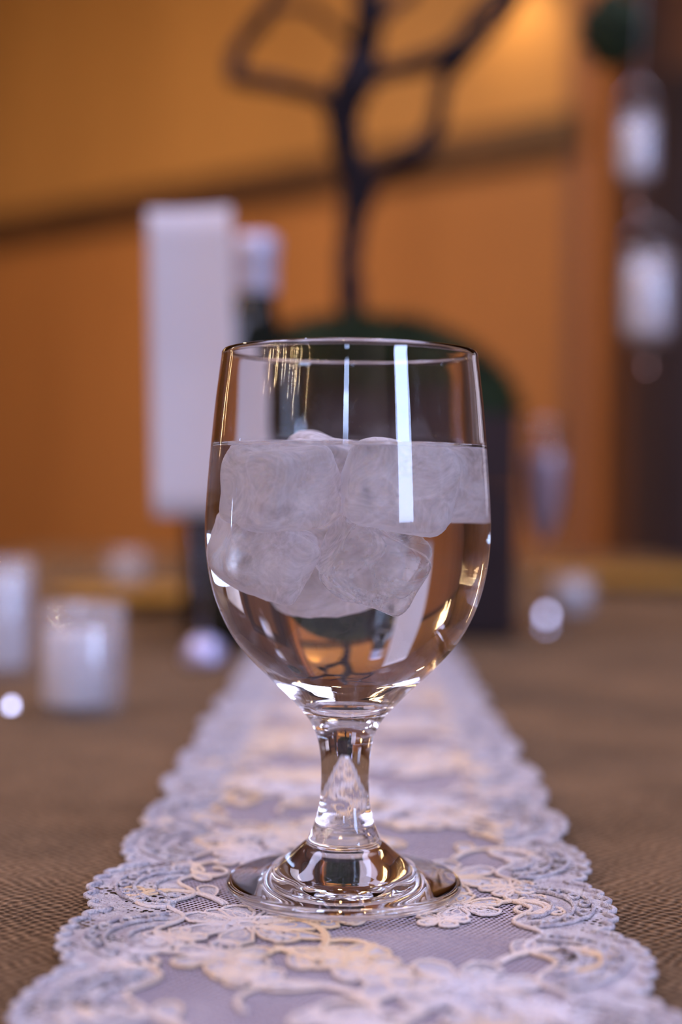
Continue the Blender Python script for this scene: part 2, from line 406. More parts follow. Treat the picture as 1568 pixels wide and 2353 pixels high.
# the oblique panelled wall behind the table
pl = at(-200, 570, 6.3)
RZ = at(0, 535, 6.0).z
def depth_for(px, py, z):
    lo, hi = 1, 12
    for _ in range(50):
        m_ = (lo+hi)/2
        if at(px, py, m_).z < z: lo = m_
        else: hi = m_
    return lo
Yl = 6.0; Yr = depth_for(1300, 312, RZ)
A = at(0, 535, Yl); B = at(1300, 312, Yr)
dirn = Vector((B.x-A.x, B.y-A.y, 0)).normalized(); nrm = Vector((dirn.y, -dirn.x, 0))   # towards the camera side
if nrm.y > 0: nrm = -nrm
ang = math.atan2(dirn.y, dirn.x)
# wall frame: local x along the wall, local y into the wall, origin under A
WM = Matrix.Translation((A.x, A.y, 0)) @ Matrix.Rotation(ang, 4, 'Z')
Lw = (Vector((B.x, B.y, 0)) - Vector((A.x, A.y, 0))).length
# local length where photograph column px meets the wall plane
def wall_s(px):
    d = ray(px, 1140); t = (Vector((A.x, A.y, 0)) - Vector((0, 0, 0)))
    # solve d.xy * k = A + dirn*s
    det = d.x*(-dirn.y) - d.y*(-dirn.x)
    k = (A.x*(-dirn.y) - A.y*(-dirn.x))/det
    P = Vector((d.x*k, d.y*k, 0)); return (P-Vector((A.x, A.y, 0))).dot(dirn)
s_end = wall_s(1372)
wb = bpy.data.objects.new('wall_back', None); COL.objects.link(wb); wb.matrix_world = WM; struct(wb)
def wbox(name, x0, x1, y0, y1, z0, z1, m, bev=0):
    o = box(name, x0, x1, y0, y1, z0, z1, m, wb, bev); return o
wbox('wall_core', -4.4, s_end, .03, .12, 0, CEIL, M_DARKWOOD)
pw = 0.61
k = 0; x = s_end - .02
rail_h = .10
while x > -4.3:
    x0 = x-pw
    wbox('panel', x0+.002, x-.002, 0, .03, .02, RZ-rail_h/2, M_ORANGE, .002)
    wbox('panel', x0+.002, x-.002, 0, .03, RZ+rail_h/2, CEIL-.01, M_OCHRE, .002)
    x -= pw
struct(bmobj('trim_1', box_bm(-4.3, wall_s(1335), -.045, .0, RZ-.062, RZ+.062, None, .006, WM), M_RAIL))
struct(bmobj('baseboard_back', box_bm(-4.3, s_end, -.02, 0, 0, .12, None, .004, WM), M_RAIL))
struct(bmobj('trim_2', box_bm(wall_s(1352), s_end+.03, -.03, .14, 0, CEIL, None, .006, WM), M_POST))
# recess beyond the post: darker boards set back, with a dark door at the right edge
E = WM @ Vector((s_end, 0, 0))
Yd = YFAR-.03
struct(box('wall_return', E.x-.09, E.x-.02, E.y+.03, YFAR+.1, 0, CEIL, M_DARKWOOD))
wr = bpy.data.objects.new('wall_recess', None); COL.objects.link(wr); struct(wr)
xa = at(1360, 1140, Yd).x - .1
xd = at(1512, 1140, Yd).x
bx = xa; i = 0
while bx < xd:
    o = box('board', bx+.002, min(bx+.118, xd), Yd-(.008 if i % 2 else 0), Yd+.03, 0, CEIL, M_DARKWOOD if i % 3 else M_POST, wr, .002)
    bx += .12; i += 1
dr = bpy.data.objects.new('door_1', None); COL.objects.link(dr); dr.location = (xd, Yd, 0); struct(dr)
box('door_frame', 0, .07, -.06, 0, 0, 2.3, M_DOOR, dr, .004)
box('door_frame', .92, .99, -.06, 0, 0, 2.3, M_DOOR, dr, .004)
box('door_frame', .07, .92, -.06, 0, 2.2, 2.3, M_DOOR, dr, .004)
box('door_leaf', .07, .92, -.02, .02, 0.01, 2.2, M_DOOR, dr, .003)
for z0, z1 in ((.2, 1.0), (1.15, 2.05)):
    box('door_panel', .17, .82, -.032, -.02, z0, z1, M_DARKWOOD, dr, .006)
ko = lathe_obj('door_handle', [(0, 0), (.02, .002), (.024, .02), (.012, .04), (.01, .06)], M_STEEL, dr, 20, (.86, -.02, 1.05)); ko.rotation_euler = (R(90), 0, 0)

for i, (x, y) in enumerate(FILL_PANELS):  # housings made up for the added fill lights
    d = empty('added_fill_panel', (x, y, CEIL), 'added square cool white fill light panel, unseen, ' + ('over the right side of the room', 'over the left side of the room behind the viewer', 'left of the table', 'straight over the table')[i], 'ceiling light')
    for q in ((-.60, -.56, -.60, .60), (.56, .60, -.60, .60), (-.56, .56, -.60, -.56), (-.56, .56, .56, .60)):
        box('rim', q[0], q[1], q[2], q[3], -.06, 0, M_STEEL, d)
for i, (x, y) in enumerate(DOWNLIGHTS):
    d = empty('ceiling_light', (x, y, CEIL), 'round brass ceiling downlight ' + ('over the left stretch of panelled wall', 'over the far end of the table', 'behind the viewer')[i], 'ceiling light')
    lathe_obj('rim', [(.10, 0), (.13, 0), (.13, -.012), (.10, -.02), (.10, 0)], M_STEEL, d, 32)

# wall lamp above the frame that makes the warm pool on the ochre panelling
lp = WM @ Vector((wall_s(1185), -.13, 0))
wl = empty('wall_lamp', (lp.x, lp.y, RZ+.62), 'small dark metal wall lamp shining down on the ochre panelling', 'wall lamp')
lathe_obj('shade', [(.02, .08), (.05, .07), (.07, -.03), (.067, -.03), (.046, .062), (.018, .072), (.02, .08)], M_BLACKMETAL, wl, 24)
back = Vector((nrm.x, nrm.y, 0)) * -.13
tube('arm', [(0, 0, .075), (back.x*.5, back.y*.5, .10), (back.x, back.y, .06)], .008, M_BLACKMETAL, wl)
sp = bpy.data.lights.new('wall_lamp_bulb', 'SPOT'); sp.energy = 9; sp.color = (1, .66, .3); sp.spot_size = R(95); sp.spot_blend = .9; sp.shadow_soft_size = .03
so = bpy.data.objects.new('wall_lamp_bulb', sp); COL.objects.link(so); so.location = (lp.x, lp.y, RZ+.58)
so.rotation_euler = (Vector((lp.x, lp.y, 0))+Vector((-nrm.x, -nrm.y, 0))*.10+Vector((0, 0, RZ))-so.location).to_track_quat('-Z', 'Y').to_euler()

# fairy light strands on the left wall behind the viewer (seen mirrored in the goblet)
AZS = (-131, -86, -82, -79, -75, -71, -68, -65, -61, -58, -54, -51, -48, -45, -42, -39, -36)
for k, az in enumerate(AZS):
    # strands are hung so that the goblet mirrors them side by side
    onleft = az < -43; top = 2.95; az += random.uniform(-1, 1)
    if onleft: loc = (XL+.05, .4 + XL/math.tan(R(-az)), top); dist = -XL/math.sin(R(-az))
    else: loc = (math.tan(R(az))*(.4-YB), YB+.05, top); dist = (.4-YB)/math.cos(R(az))
    bot = .9 + dist*math.tan(R(random.uniform(11.5, 16.0) if az > -100 else 5)); n = int((top-bot)/.065)
    V, Fc = [], []; tube_into(V, Fc, [(0, 0, 0), (0, 0, -.065*n-.05)], .002, 5)
    st = mesh('fairy_light_strand', V, Fc, M_THREAD, None, False, loc)
    wn = 'left' if onleft else 'rear'
    tag(st, 'strand of small warm fairy lights hanging on the %s wall' % wn, 'string lights', 'fairy light strands on the %s wall' % wn)
    bm = bmesh.new()
    for j in range(n):
        if random.random() < .25: continue
        bmesh.ops.create_icosphere(bm, subdivisions=1, radius=.011, matrix=Matrix.Translation((random.uniform(-.02, .02), random.uniform(-.03, .03), -.065*(j+1)+random.uniform(-.02, .02))) @ Matrix.Diagonal((1, 1, 2.2, 1)))
    b = bmobj('bulbs', bm, M_BULB, st); b['kind'] = 'stuff'

for k in range(4):
    P = WM @ Vector((-1.55-.22*k, -.05, 0)); n = (9, 13, 8, 11)[k]; top = 2.75
    V, Fc = [], []; tube_into(V, Fc, [(0, 0, 0), (0, 0, -.065*n-.05)], .002, 5)
    st = mesh('fairy_light_strand', V, Fc, M_THREAD, None, False, (P.x, P.y, top))
    tag(st, 'strand of small warm fairy lights at the far left end of the panelled wall', 'string lights', 'fairy light strands at the far left end of the panelled wall')
    bm = bmesh.new()
    for j in range(n):
        bmesh.ops.create_icosphere(bm, subdivisions=1, radius=.016, matrix=Matrix.Translation((random.uniform(-.03, .03), 0, -.065*(j+1))))
    b = bmobj('bulbs', bm, M_BULB2, st); b['kind'] = 'stuff'

# ------------------------------------------------------------------ table and cloth
tb = empty('banquet_table', (0, 1.25, 0), 'long banquet table under the brown burlap cloth', 'table')
box('table_top', -.60, .60, -1.5, 1.55, .715, .744, M_DARKWOOD, tb, .004)
for sx in (-1, 1):
    for yy in (-1.3, 1.35):
        tube('leg', [(sx*.52, yy, 0), (sx*.52, yy, .715)], .02, M_BLACKMETAL, tb)
# cloth: one sheet, flat on top, draped down the sides with soft folds
def cloth():
    V, Fc = [], []
    X0, Y0, Y1, dz = .606, -.262, 2.808, .28
    us = [-1.35 + i*.05 for i in range(55)]
    nx = 55; ny = 90
    for j in range(ny):
        v = j/(ny-1); y = Y0 - .0 + (Y1-Y0)*v
        for i in range(nx):
            u = us[i]
            if abs(u) <= 1: x = X0*u; z = TABLE
            else:
                s = 1 if u > 0 else -1; d = (abs(u)-1)/.35
                x = s*(X0 + .004 + .02*d*(1+math.sin(y*23+s))); z = TABLE - dz*d - (.004 if d > 0 else 0)
            V.append((x, y, z))
    for j in range(ny-1):
        for i in range(nx-1):
            a = j*nx+i; Fc.append((a, a+1, a+nx+1, a+nx))
    # far and near hanging ends
    for (j, s) in ((0, -1), (ny-1, 1)):
        base = len(V); rows = 5
        cols = [i for i in range(nx) if abs(us[i]) <= 1.0001]
        for r in range(1, rows+1):
            for i in cols:
                x, y, z = V[j*nx+i]; V.append((x, y + s*(.004+.018*(r/rows)*(1+math.sin(x*25))), TABLE - dz*r/rows))
        for r in range(rows):
            for q in range(len(cols)-1):
                a = (j*nx+cols[q], j*nx+cols[q+1]) if r == 0 else (base+(r-1)*len(cols)+q, base+(r-1)*len(cols)+q+1)
                b = (base+r*len(cols)+q, base+r*len(cols)+q+1)
                Fc.append((a[0], b[0], b[1], a[1]) if s < 0 else (a[0], a[1], b[1], b[0]))
    return V, Fc
V, Fc = cloth()
tc_ = mesh('tablecloth', V, Fc, M_BURLAP, None, True)
tag(tc_, 'coarse brown burlap cloth covering the whole table', 'tablecloth')
sol = tc_.modifiers.new('thickness', 'SOLIDIFY'); sol.thickness = .002; sol.offset = -1

# ------------------------------------------------------------------ lace runner
GX = 0.0; g0 = on_table(790, 2062); GXY = Vector((g0.x, g0.y))
def lift(x, y):
    """gentle unevenness of the laid runner, calm under the goblet"""
    d = math.hypot(x-GXY.x, y-GXY.y)
    k = min(1, max(0, (d-.036)/.03))
    e = min(1, max(0, (abs(x-cxr(y))-.045)/.03))
    if 1.06 < y < 1.45: k = 0
    return TABLE + .0012 + k*(.0012*(1+noise.noise(Vector((x*28, y*22, 3)))) + e*.0035*max(0, noise.noise(Vector((x*12, y*26, 9)))+.15))
def cxr(y): return .0030 + .0070*min(1, max(0, (y-.35)/.5))      # slight drift to the right
lr = empty('lace_runner', (0, 0, 0), 'white floral lace table runner with scalloped edges under the large goblet', 'table runner')
Y0R, Y1R = .235, 2.6
PIT = .047
def edge_w(y, side):
    ph = (y/PIT + (.35 if side > 0 else 0.0)) % 1.0
    lobe = math.sqrt(max(0, 1-(2*ph-1)**2))
    small = abs(math.sin(ph*math.pi*6))
    return .0600 + .0088*lobe + .0030*small + .004*noise.noise(Vector((y*17, side*5, 0)))
# net ground
V, Fc = [], []; ny = 520; nxn = 25
for j in range(ny):
    y = Y0R + (Y1R-Y0R)*(j/(ny-1))**1.4
    for i in range(nxn):
        x = cxr(y) + (-1+2*i/(nxn-1))*.052; V.append((x, y, lift(x, y)))
for j in range(ny-1):
    for i in range(nxn-1):
        a = j*nxn+i; Fc.append((a, a+1, a+nxn+1, a+nxn))
mesh('net', V, Fc, M_NET, lr, True)
# scalloped borders: pierced cloth with a thick cord along the outline
for side in (-1, 1):
    V, Fc, E_, I_ = [], [], [], []; y = Y0R; rows = 0; nn = 9
    while y < Y1R:
        W = edge_w(y, side); inner = .046 + .003*math.sin(y*2*math.pi/PIT*2)
        for i in range(nn):
            t = i/(nn-1); x = cxr(y) + side*(inner+(W-inner)*t); V.append((x, y, lift(x, y)+.0004))
        E_.append(V[-1]); I_.append(V[-nn])
        rows += 1; y += .0009 if y < 1.0 else .0025
    for j in range(rows-1):
        for i in range(nn-1):
            a = j*nn+i; q = (a, a+1, a+nn+1, a+nn); Fc.append(q if side > 0 else q[::-1])
    bo = mesh('scalloped_border', V, Fc, M_LACEHOLE, lr, True)
    V, Fc = [], []; yy = (math.floor(Y0R/PIT)+.5-(.35 if side > 0 else 0))*PIT + PIT
    while yy < 1.0:
        for fr_, wd in ((.80, .42), (.58, .34), (.34, .22)):
            arc = []
            for q in range(17):
                a = math.pi*q/16; X = cxr(yy)+side*(.047+.0235*fr_*math.sin(a)); Y = yy+math.cos(a)*PIT*wd
                arc.append((X, Y, lift(X, Y)+.0009+.0002*math.sin(q*2.2)))
            tube_into(V, Fc, arc, .00062, 5)
        for q in range(7):
            a = math.pi*(q+.5)/7; X0 = cxr(yy)+side*(.047+.0165*math.sin(a)); Yq = yy+math.cos(a)*PIT*.38
            ring = [(X0+.0014*math.cos(t*math.pi/4), Yq+.0020*math.sin(t*math.pi/4), lift(X0, Yq)+.0010) for t in range(9)]
            tube_into(V, Fc, ring, .0005, 5)
        yy += PIT
    ac = mesh('scallop_cord', V, Fc, M_LACE, bo, True); ac['kind'] = 'stuff'
    V, Fc = [], []
    tube_into(V, Fc, [(p[0], p[1], p[2]+.0003) for p in E_], .00085, 6)
    mesh('edge_cord', V, Fc, M_LACE, bo, True)
    V, Fc = [], []
    tube_into(V, Fc, [(p[0], p[1], p[2]+.0003) for p in I_[::2]], .0006, 6)
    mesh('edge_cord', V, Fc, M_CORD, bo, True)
# motifs
class Motif:
    def __init__(s): s.cv, s.cf, s.kv, s.kf, s.pv, s.pf = [], [], [], [], [], []
    def patch(s, pts, pierced=False):
        V, Fc = (s.pv, s.pf) if pierced else (s.cv, s.cf)
        c = Vector((0, 0)); 
        for p in pts: c += p
        c /= len(pts); b = len(V); n = len(pts)
        V.append((c.x, c.y, .0012))
        for p in pts: q = c+(p-c)*.55; V.append((q.x, q.y, .0011))
        for p in pts: V.append((p.x, p.y, .0004))
        for i in range(n):
            j = (i+1) % n
            Fc.append((b, b+1+i, b+1+j)); Fc.append((b+1+i, b+1+n+i, b+1+n+j, b+1+j))
    def cord(s, pts, r=.0006, close=False):
        if close: pts = pts + pts[:1]
        tube_into(s.kv, s.kf, [(p.x, p.y, .0009) for p in pts], r, 5)
def petal(base, ang, L, W, n=18, wob=0):
    out = []
    for i in range(n):
        t = 2*math.pi*i/n
        u = .5-.5*math.cos(t); 
        xx = L*u; yy = W*math.sin(t)*(.45+.75*u) * (1+wob*math.sin(7*t))
        out.append(base + Vector((xx*math.cos(ang)-yy*math.sin(ang), xx*math.sin(ang)+yy*math.cos(ang))))
    return out
def flower(mo, c, Rr, n, a0=0, wob=.08):
    for i in range(n):
        a = a0 + 2*math.pi*i/n
        p = petal(c + Vector((math.cos(a), math.sin(a)))*Rr*.16, a, Rr*.86, Rr*.34*5.5/n, 18, wob)
        mo.patch(p, pierced=(i % 2 == 0)); mo.cord(p, .00055, True)
        q = petal(c + Vector((math.cos(a), math.sin(a)))*Rr*.3, a, Rr*.4, Rr*.12, 10); mo.cord(q, .0004, True)
    ring = [c + Vector((math.cos(t*math.pi/6), math.sin(t*math.pi/6)))*Rr*.15 for t in range(12)]
    mo.patch(ring); mo.cord(ring, .0006, True)
def scroll(mo, c, a, L, curl, leaves=3):
    pts = []; p = Vector(c); d = a
    for i in range(26):
        pts.append(p.copy()); d += curl*(.4+i/16)/26*3; p = p + Vector((math.cos(d), math.sin(d)))*L/26
    mo.cord(pts, .00075); mo.cord([q+Vector((.0011, .0007)) for q in pts[:18]], .0005)
    for k in range(leaves):
        q = pts[4+k*7]; aa = a + curl*.5 + (1 if k % 2 else -1)*.9
        le = petal(q, aa, L*.24, L*.065, 14); mo.patch(le, pierced=k % 2 == 1); mo.cord(le, .00045, True)
def place_motif(name, mo, x, y, ang, mir=1):
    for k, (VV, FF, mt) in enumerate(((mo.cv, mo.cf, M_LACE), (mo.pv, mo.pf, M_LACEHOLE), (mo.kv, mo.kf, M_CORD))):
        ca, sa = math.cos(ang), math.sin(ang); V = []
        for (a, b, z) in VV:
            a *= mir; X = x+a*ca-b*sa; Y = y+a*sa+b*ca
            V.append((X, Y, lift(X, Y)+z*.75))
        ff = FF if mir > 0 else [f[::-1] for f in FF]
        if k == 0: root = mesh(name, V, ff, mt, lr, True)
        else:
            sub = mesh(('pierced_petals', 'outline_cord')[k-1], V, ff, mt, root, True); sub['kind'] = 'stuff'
Yc = .27; idx = 0
rnd = random.Random(3)
while Yc < 1.03:
    big = Motif(); flower(big, Vector((0, 0)), .018, 7, .3, .12); flower(big, Vector((.019, .013)), .009, 5, 1, .12); flower(big, Vector((-.014, -.017)), .008, 5, .4, .12)
    scroll(big, (.012, -.016), -.9, .050, 1.5); scroll(big, (-.012, .016), 2.2, .050, 1.4)
    side = -1 if idx % 2 else 1
    place_motif('flower_motif', big, cxr(Yc)-side*.026, Yc, rnd.uniform(-.5, .5), side)
    sm = Motif(); flower(sm, Vector((0, 0)), .0125, 6, rnd.uniform(0, 1), .12); flower(sm, Vector((.012, -.008)), .007, 5, 0, .1); scroll(sm, (.006, .010), 1.2, .046, -1.6); scroll(sm, (-.010, -.004), 3.3, .038, 1.8)
    place_motif('flower_motif', sm, cxr(Yc)+side*.030, Yc+.020, rnd.uniform(-.6, .6), -side)
    lf = Motif(); scroll(lf, (0, 0), rnd.uniform(-.4, .4)+1.57, .058, side*1.1, 3); flower(lf, Vector((-.004, -.006)), .008, 5)
    place_motif('leaf_spray', lf, cxr(Yc)+side*.006, Yc+.028, 0, side)
    Yc += .048; idx += 1

# ------------------------------------------------------------------ the goblet
mm = .001
OUT = [(0, .55), (10, .5), (20, .35), (28.5, .05), (31.4, .1), (32.8, .9), (33.2, 1.9), (32.5, 2.9), (30.8, 3.4), (26, 4.1), (21.8, 5.0), (19.6, 6.0), (17.4, 7.9), (14.3, 10.4), (12.0, 12.4),
       (10.9, 13.2), (10.3, 13.9), (9.8, 15.2), (8.8, 17.6), (7.9, 20.4), (7.1, 24), (6.8, 28), (6.75, 32.5), (7.0, 37), (7.7, 41.5), (9.0, 45.2), (10.9, 48.4), (13.6, 51.5), (17.2, 55.2), (21.0, 58.8),
       (24.6, 62.2), (28.4, 66.3), (31.6, 70.4), (34.6, 75.6), (37.2, 82), (38.9, 89), (39.8, 96), (40, 101.5), (39.85, 107), (39.4, 114), (38.6, 124), (37.6, 135), (36.6, 143.5), (35.9, 149.2)]
INN = [(0, 52.2), (4, 52.5), (8, 53.4), (12, 55.2), (16, 58.0), (19.8, 61.3), (23.6, 64.9), (27.0, 68.9), (30.0, 73.2), (32.6, 78.2), (34.9, 84), (36.4, 90), (37.3, 96), (37.6, 101.5), (37.5, 107), (37.15, 114), (36.5, 123), (36.45, 124.6)]
INN2 = [(36.45, 124.6), (35.6, 135), (34.8, 143.5), (34.2, 149)]
def sp_(pts, sub): return [tuple(p) for p in catmull([Vector(p) for p in pts], sub)]
outp = sp_(OUT, 5)
rim = [(35.85, 150.1), (35.45, 150.8), (34.95, 150.95), (34.45, 150.6), (34.2, 149.9)]
inner = sp_(INN, 5); inner2 = sp_(INN2, 6)
prof = outp + rim + inner2[::-1][0:-1] + inner[::-1]
prof = [(max(0, r)*mm, z*mm) for r, z in prof]
prof[0] = (0, prof[0][1]); prof[-1] = (0, prof[-1][1])
def goblet_at(name, loc, label, group=None, n=160):
    V, Fc = lathe(prof, n)
    Fc = [f for f in Fc]
    o = mesh(name, V, Fc, M_GLASS, None, True, loc)
    o.data.materials.append(M_WETGLASS)
    wet0 = len(outp)+len(rim)+len(inner2)-1     # first ring of the wetted inner wall
    zlim = 124.7*mm
    for p in o.data.polygons:
        vs = [o.data.vertices[i].co for i in p.vertices]
        r = max(math.hypot(v.x, v.y) for v in vs); z = max(v.z for v in vs)
        # inner surface faces are those at or past ring wet0
        if min(p.vertices) >= RING_START[wet0]: p.material_index = 1
    tag(o, label, 'goblet', group)
    return o
RING_START = []
acc = 0
for r, z in prof:
    RING_START.append(acc); acc += 1 if r < 1e-7 else 160
FOOT = TABLE + .0026
gob = goblet_at('goblet', (GXY.x, GXY.y, FOOT), 'large clear stemmed goblet full of iced water on the lace runner', None)
# water: meniscus top, body just inside the wall
winn = [(max(0, r-.03)*mm, (z+.03)*mm) for r, z in inner]
winn[0] = (0, winn[0][1])
top = [(36.30, 124.55), (35.9, 124.1), (35.2, 123.75), (34, 123.5), (30, 123.4), (15, 123.4), (0, 123.4)]
wp = winn[:-1] + [(r*mm, z*mm) for r, z in top]
V, Fc = lathe(wp, 160)
wt = mesh('water', V, Fc, M_WATERIN, None, True, (GXY.x, GXY.y, FOOT)); wt.data.materials.append(M_WATER)
nwall = len(winn)-2
ringw = []
acc = 0
for r, z in wp: ringw.append(acc); acc += 1 if r < 1e-7 else 160
for p in wt.data.polygons:
    if min(p.vertices) >= ringw[len(winn)-1]: p.material_index = 1
tag(wt, 'still water filling the large goblet most of the way up', 'water')

# ice
def ice(i, x, y, h, s, rot, label, m=None):
    bm = bmesh.new(); bmesh.ops.create_cube(bm, size=1)
    bmesh.ops.subdivide_edges(bm, edges=list(bm.edges), cuts=11, use_grid_fill=True)
    for v in bm.verts:
        c = v.co*2                                   # -1..1
        L = (abs(c.x)**5 + abs(c.y)**5 + abs(c.z)**5)**(1/5)
        c = c / L
        d = noise.noise(c*1.3+Vector((i*7, 0, 0)))*.14 + noise.noise(c*4+Vector((0, i*5, 0)))*.03
        dim = max(0, 1-math.hypot(c.x, c.y)*1.3)*.22 if c.z > .3 else 0
        c = c*(1+d); c.z -= dim
        v.co = Vector((c.x*s[0]/2, c.y*s[1]/2, c.z*s[2]/2))*mm
    o = bmobj('ice_cube', bm, m or M_ICE, None, True, (GXY.x+x*mm, GXY.y+y*mm, FOOT+h*mm))
    o.rotation_euler = tuple(R(a) for a in rot)
    tag(o, label, 'ice cube', 'ice cubes in the goblet')
ice(1, -16.8, -11.5, 112.6, (25, 22, 22.5), (9, -8, 35), 'cloudy ice cube at the surface of the goblet water, front left')
ice(2, 12.5, -13.5, 112.6, (26.5, 21, 23), (-8, 9, 8), 'cloudy ice cube at the surface of the goblet water, front right')
ice(3, -8.0, 15.2, 117, (20, 19, 20), (24, 14, 25), 'cloudy ice cube tipped up at the back, its corner poking out of the water')
ice(4, 17.0, 14.0, 114, (21, 20, 21), (5, -8, 60), 'cloudy ice cube at the surface of the goblet water, back right')
ice(5, 6.0, -7.5, 93.4, (22, 19, 18.5), (24, 24, 24), 'clearest ice cube, lowest in the middle of the goblet', M_CLEARICE)
ice(6, -19.0, -4.0, 94.8, (22, 23, 19), (8, 24, 10), 'small cloudy ice cube low at the left wall of the goblet')
ice(7, -3.0, 15.0, 93.2, (25, 17, 22), (8, -14, 8), 'cloudy ice cube low behind the clearest one in the goblet')

# ------------------------------------------------------------------ planter with bare tree
pb = at(805, 1140, 1.25)
PX = pb.x; YF = on_table(1000, 1472).y
x1 = at(1190, 1300, YF).x; x0 = PX - (x1-PX)
PD = .25
pt = empty('tree_planter', (PX, YF+PD/2, TABLE+.0036), 'bare black tree growing from a dark wooden box of moss on the table', 'potted tree')
hw = (x1-x0)/2; hb = .175; t = .012
for sx in (-1, 1):
    for k in range(3):
        z0, z1 = hb*k/3+.0006, hb*(k+1)/3-.0006
        box('plank', min(sx*hw, sx*(hw-t)), max(sx*hw, sx*(hw-t)), -PD/2, PD/2, z0, z1, M_BOX, pt, .0012)
        box('plank', -hw+t, hw-t, min(sx*PD/2, sx*(PD/2-t)), max(sx*PD/2, sx*(PD/2-t)), z0, z1, M_BOX, pt, .0012)
box('bottom', -hw+t, hw-t, -PD/2+t, PD/2-t, 0, .01, M_BOX, pt)
# moss mound
bm = bmesh.new(); bmesh.ops.create_icosphere(bm, subdivisions=5, radius=1)
def moss_h(u, v):
    return 0
for v in bm.verts:
    c = v.co.copy(); 
    sq = (abs(c.x)**3.2 + abs(c.y)**3.2 + abs(c.z)**2.2)**(1/2.6)
    c = c/max(sq, .3)
    n1 = noise.noise(c*2.2+Vector((4, 0, 0)))*.10 + noise.noise(c*7)*.06
    c *= 1+n1
    v.co = Vector((c.x*(hw+.004), c.y*(PD/2+.004), hb-.004+c.z*.080 + (.010*math.sin(c.x*3+1.2) if c.z > 0 else 0)))
    if v.co.z < hb-.02: v.co.z = hb-.02
    if v.co.z < hb+.004:
        v.co.x = max(-hw+t+.001, min(hw-t-.001, v.co.x)); v.co.y = max(-PD/2+t+.001, min(PD/2-t-.001, v.co.y))
moss_surface = [(v.co.copy(), v.normal.copy()) for v in bm.verts if v.co.z > hb+.003]
ms = bmobj('moss_mound', bm, M_MOSS, pt, True)
V, Fc = [], []
for k in range(7000):
    p, n = random.choice(moss_surface)
    p = p + Vector((random.uniform(-.004, .004), random.uniform(-.004, .004), random.uniform(-.002, .001)))
    d = (n + Vector((random.uniform(-.8, .8), random.uniform(-.8, .8), random.uniform(-.2, .8)))).normalized()
    s = d.cross(Vector((random.random(), random.random(), random.random()))).normalized()*.0012
    L = random.uniform(.006, .013); b = len(V)
    V += [p-s, p+s, p+d*L]; Fc.append((b, b+1, b+2))
tf = mesh('moss_tufts', V, Fc, M_MOSSTUFT, ms); tf['kind'] = 'stuff'
# tree: drawn through photo points at the tree's own depth, with depth offsets
TY = YF+PD/2; org = Vector((PX, TY, TABLE+.003))
def br(name, pts, radii, parent=pt):
    P = [at(px, py, TY+dy) - org for px, py, dy in pts]
    n = 5; Q = catmull(P, n)
    rr = []
    for i in range(len(Q)):
        f = i/n; a = min(int(f), len(radii)-1); b = min(a+1, len(radii)-1); rr.append((radii[a]+(radii[b]-radii[a])*(f-a)) * 1.3 * (1+.10*math.sin(i*1.7)))
    Q = [q+Vector((noise.noise(q*60), noise.noise(q*60+Vector((9, 0, 0))), 0))*.003 for q in Q]
    V, Fc = [], []; tube_into(V, Fc, Q, rr, 12); return mesh(name, V, Fc, M_BARK, parent, True)
trunk = br('trunk', [(812, 860, 0), (808, 740, 0), (803, 620, .0), (806, 530, .01), (822, 450, .01), (800, 350, 0), (788, 270, 0), (815, 190, 0), (838, 110, .01), (848, 30, 0), (842, -80, 0), (815, -220, .02), (840, -420, .02)],
           [.0115, .0100, .0082, .0085, .0120, .0105, .0120, .0135, .010, .0105, .0100, .009, .006])
br('branch', [(820, 460, .01), (880, 400, .0), (960, 350, -.02), (1000, 290, -.02), (1020, 190, -.03), (1070, 100, -.03), (1140, 10, -.02), (1230, -130, 0), (1290, -260, .0)], [.0070, .0062, .0090, .0055, .0050, .0052, .0055, .005, .003], trunk)
br('branch', [(825, 180, 0), (900, 165, .01), (985, 142, .02), (1050, 110, .02), (1115, 40, .02), (1180, -20, .01), (1300, -120, 0), (1420, -190, -.05), (1500, -230, -.09)], [.0085, .0060, .0075, .0075, .0085, .0070, .006, .0055, .005], trunk)
br('branch', [(790, 268, 0), (745, 225, -.01), (680, 205, -.02), (600, 190, -.01), (538, 172, 0), (560, 95, .02), (610, 40, .02), (640, -60, .02), (610, -180, .02)], [.0075, .0060, .0055, .006, .0058, .0052, .0045, .004, .003], trunk)
br('branch', [(835, 120, .01), (760, 60, .02), (700, 20, .02), (620, 25, .01), (570, 60, .0)], [.0042, .0030, .003, .0028, .002], trunk)
br('branch', [(850, 50, 0), (900, 20, .03), (960, -30, .04), (1010, -110, .05)], [.007, .0045, .0035, .002], trunk)
br('branch', [(1020, 190, -.03), (1075, 140, -.05), (1150, 60, -.06), (1215, -30, -.07)], [.0030, .0026, .0024, .002], trunk)
br('branch', [(750, -60, 0), (640, -130, .02), (500, -200, -.05), (440, -240, -.12)], [.005, .0042, .0036, .003], trunk)
br('branch', [(842, -80, 0), (750, -60, 0), (700, -90, 0)], [.007, .0055, .004], trunk)

# hanging things at the right, on threads tied to the long right branch
HY = TY - .07
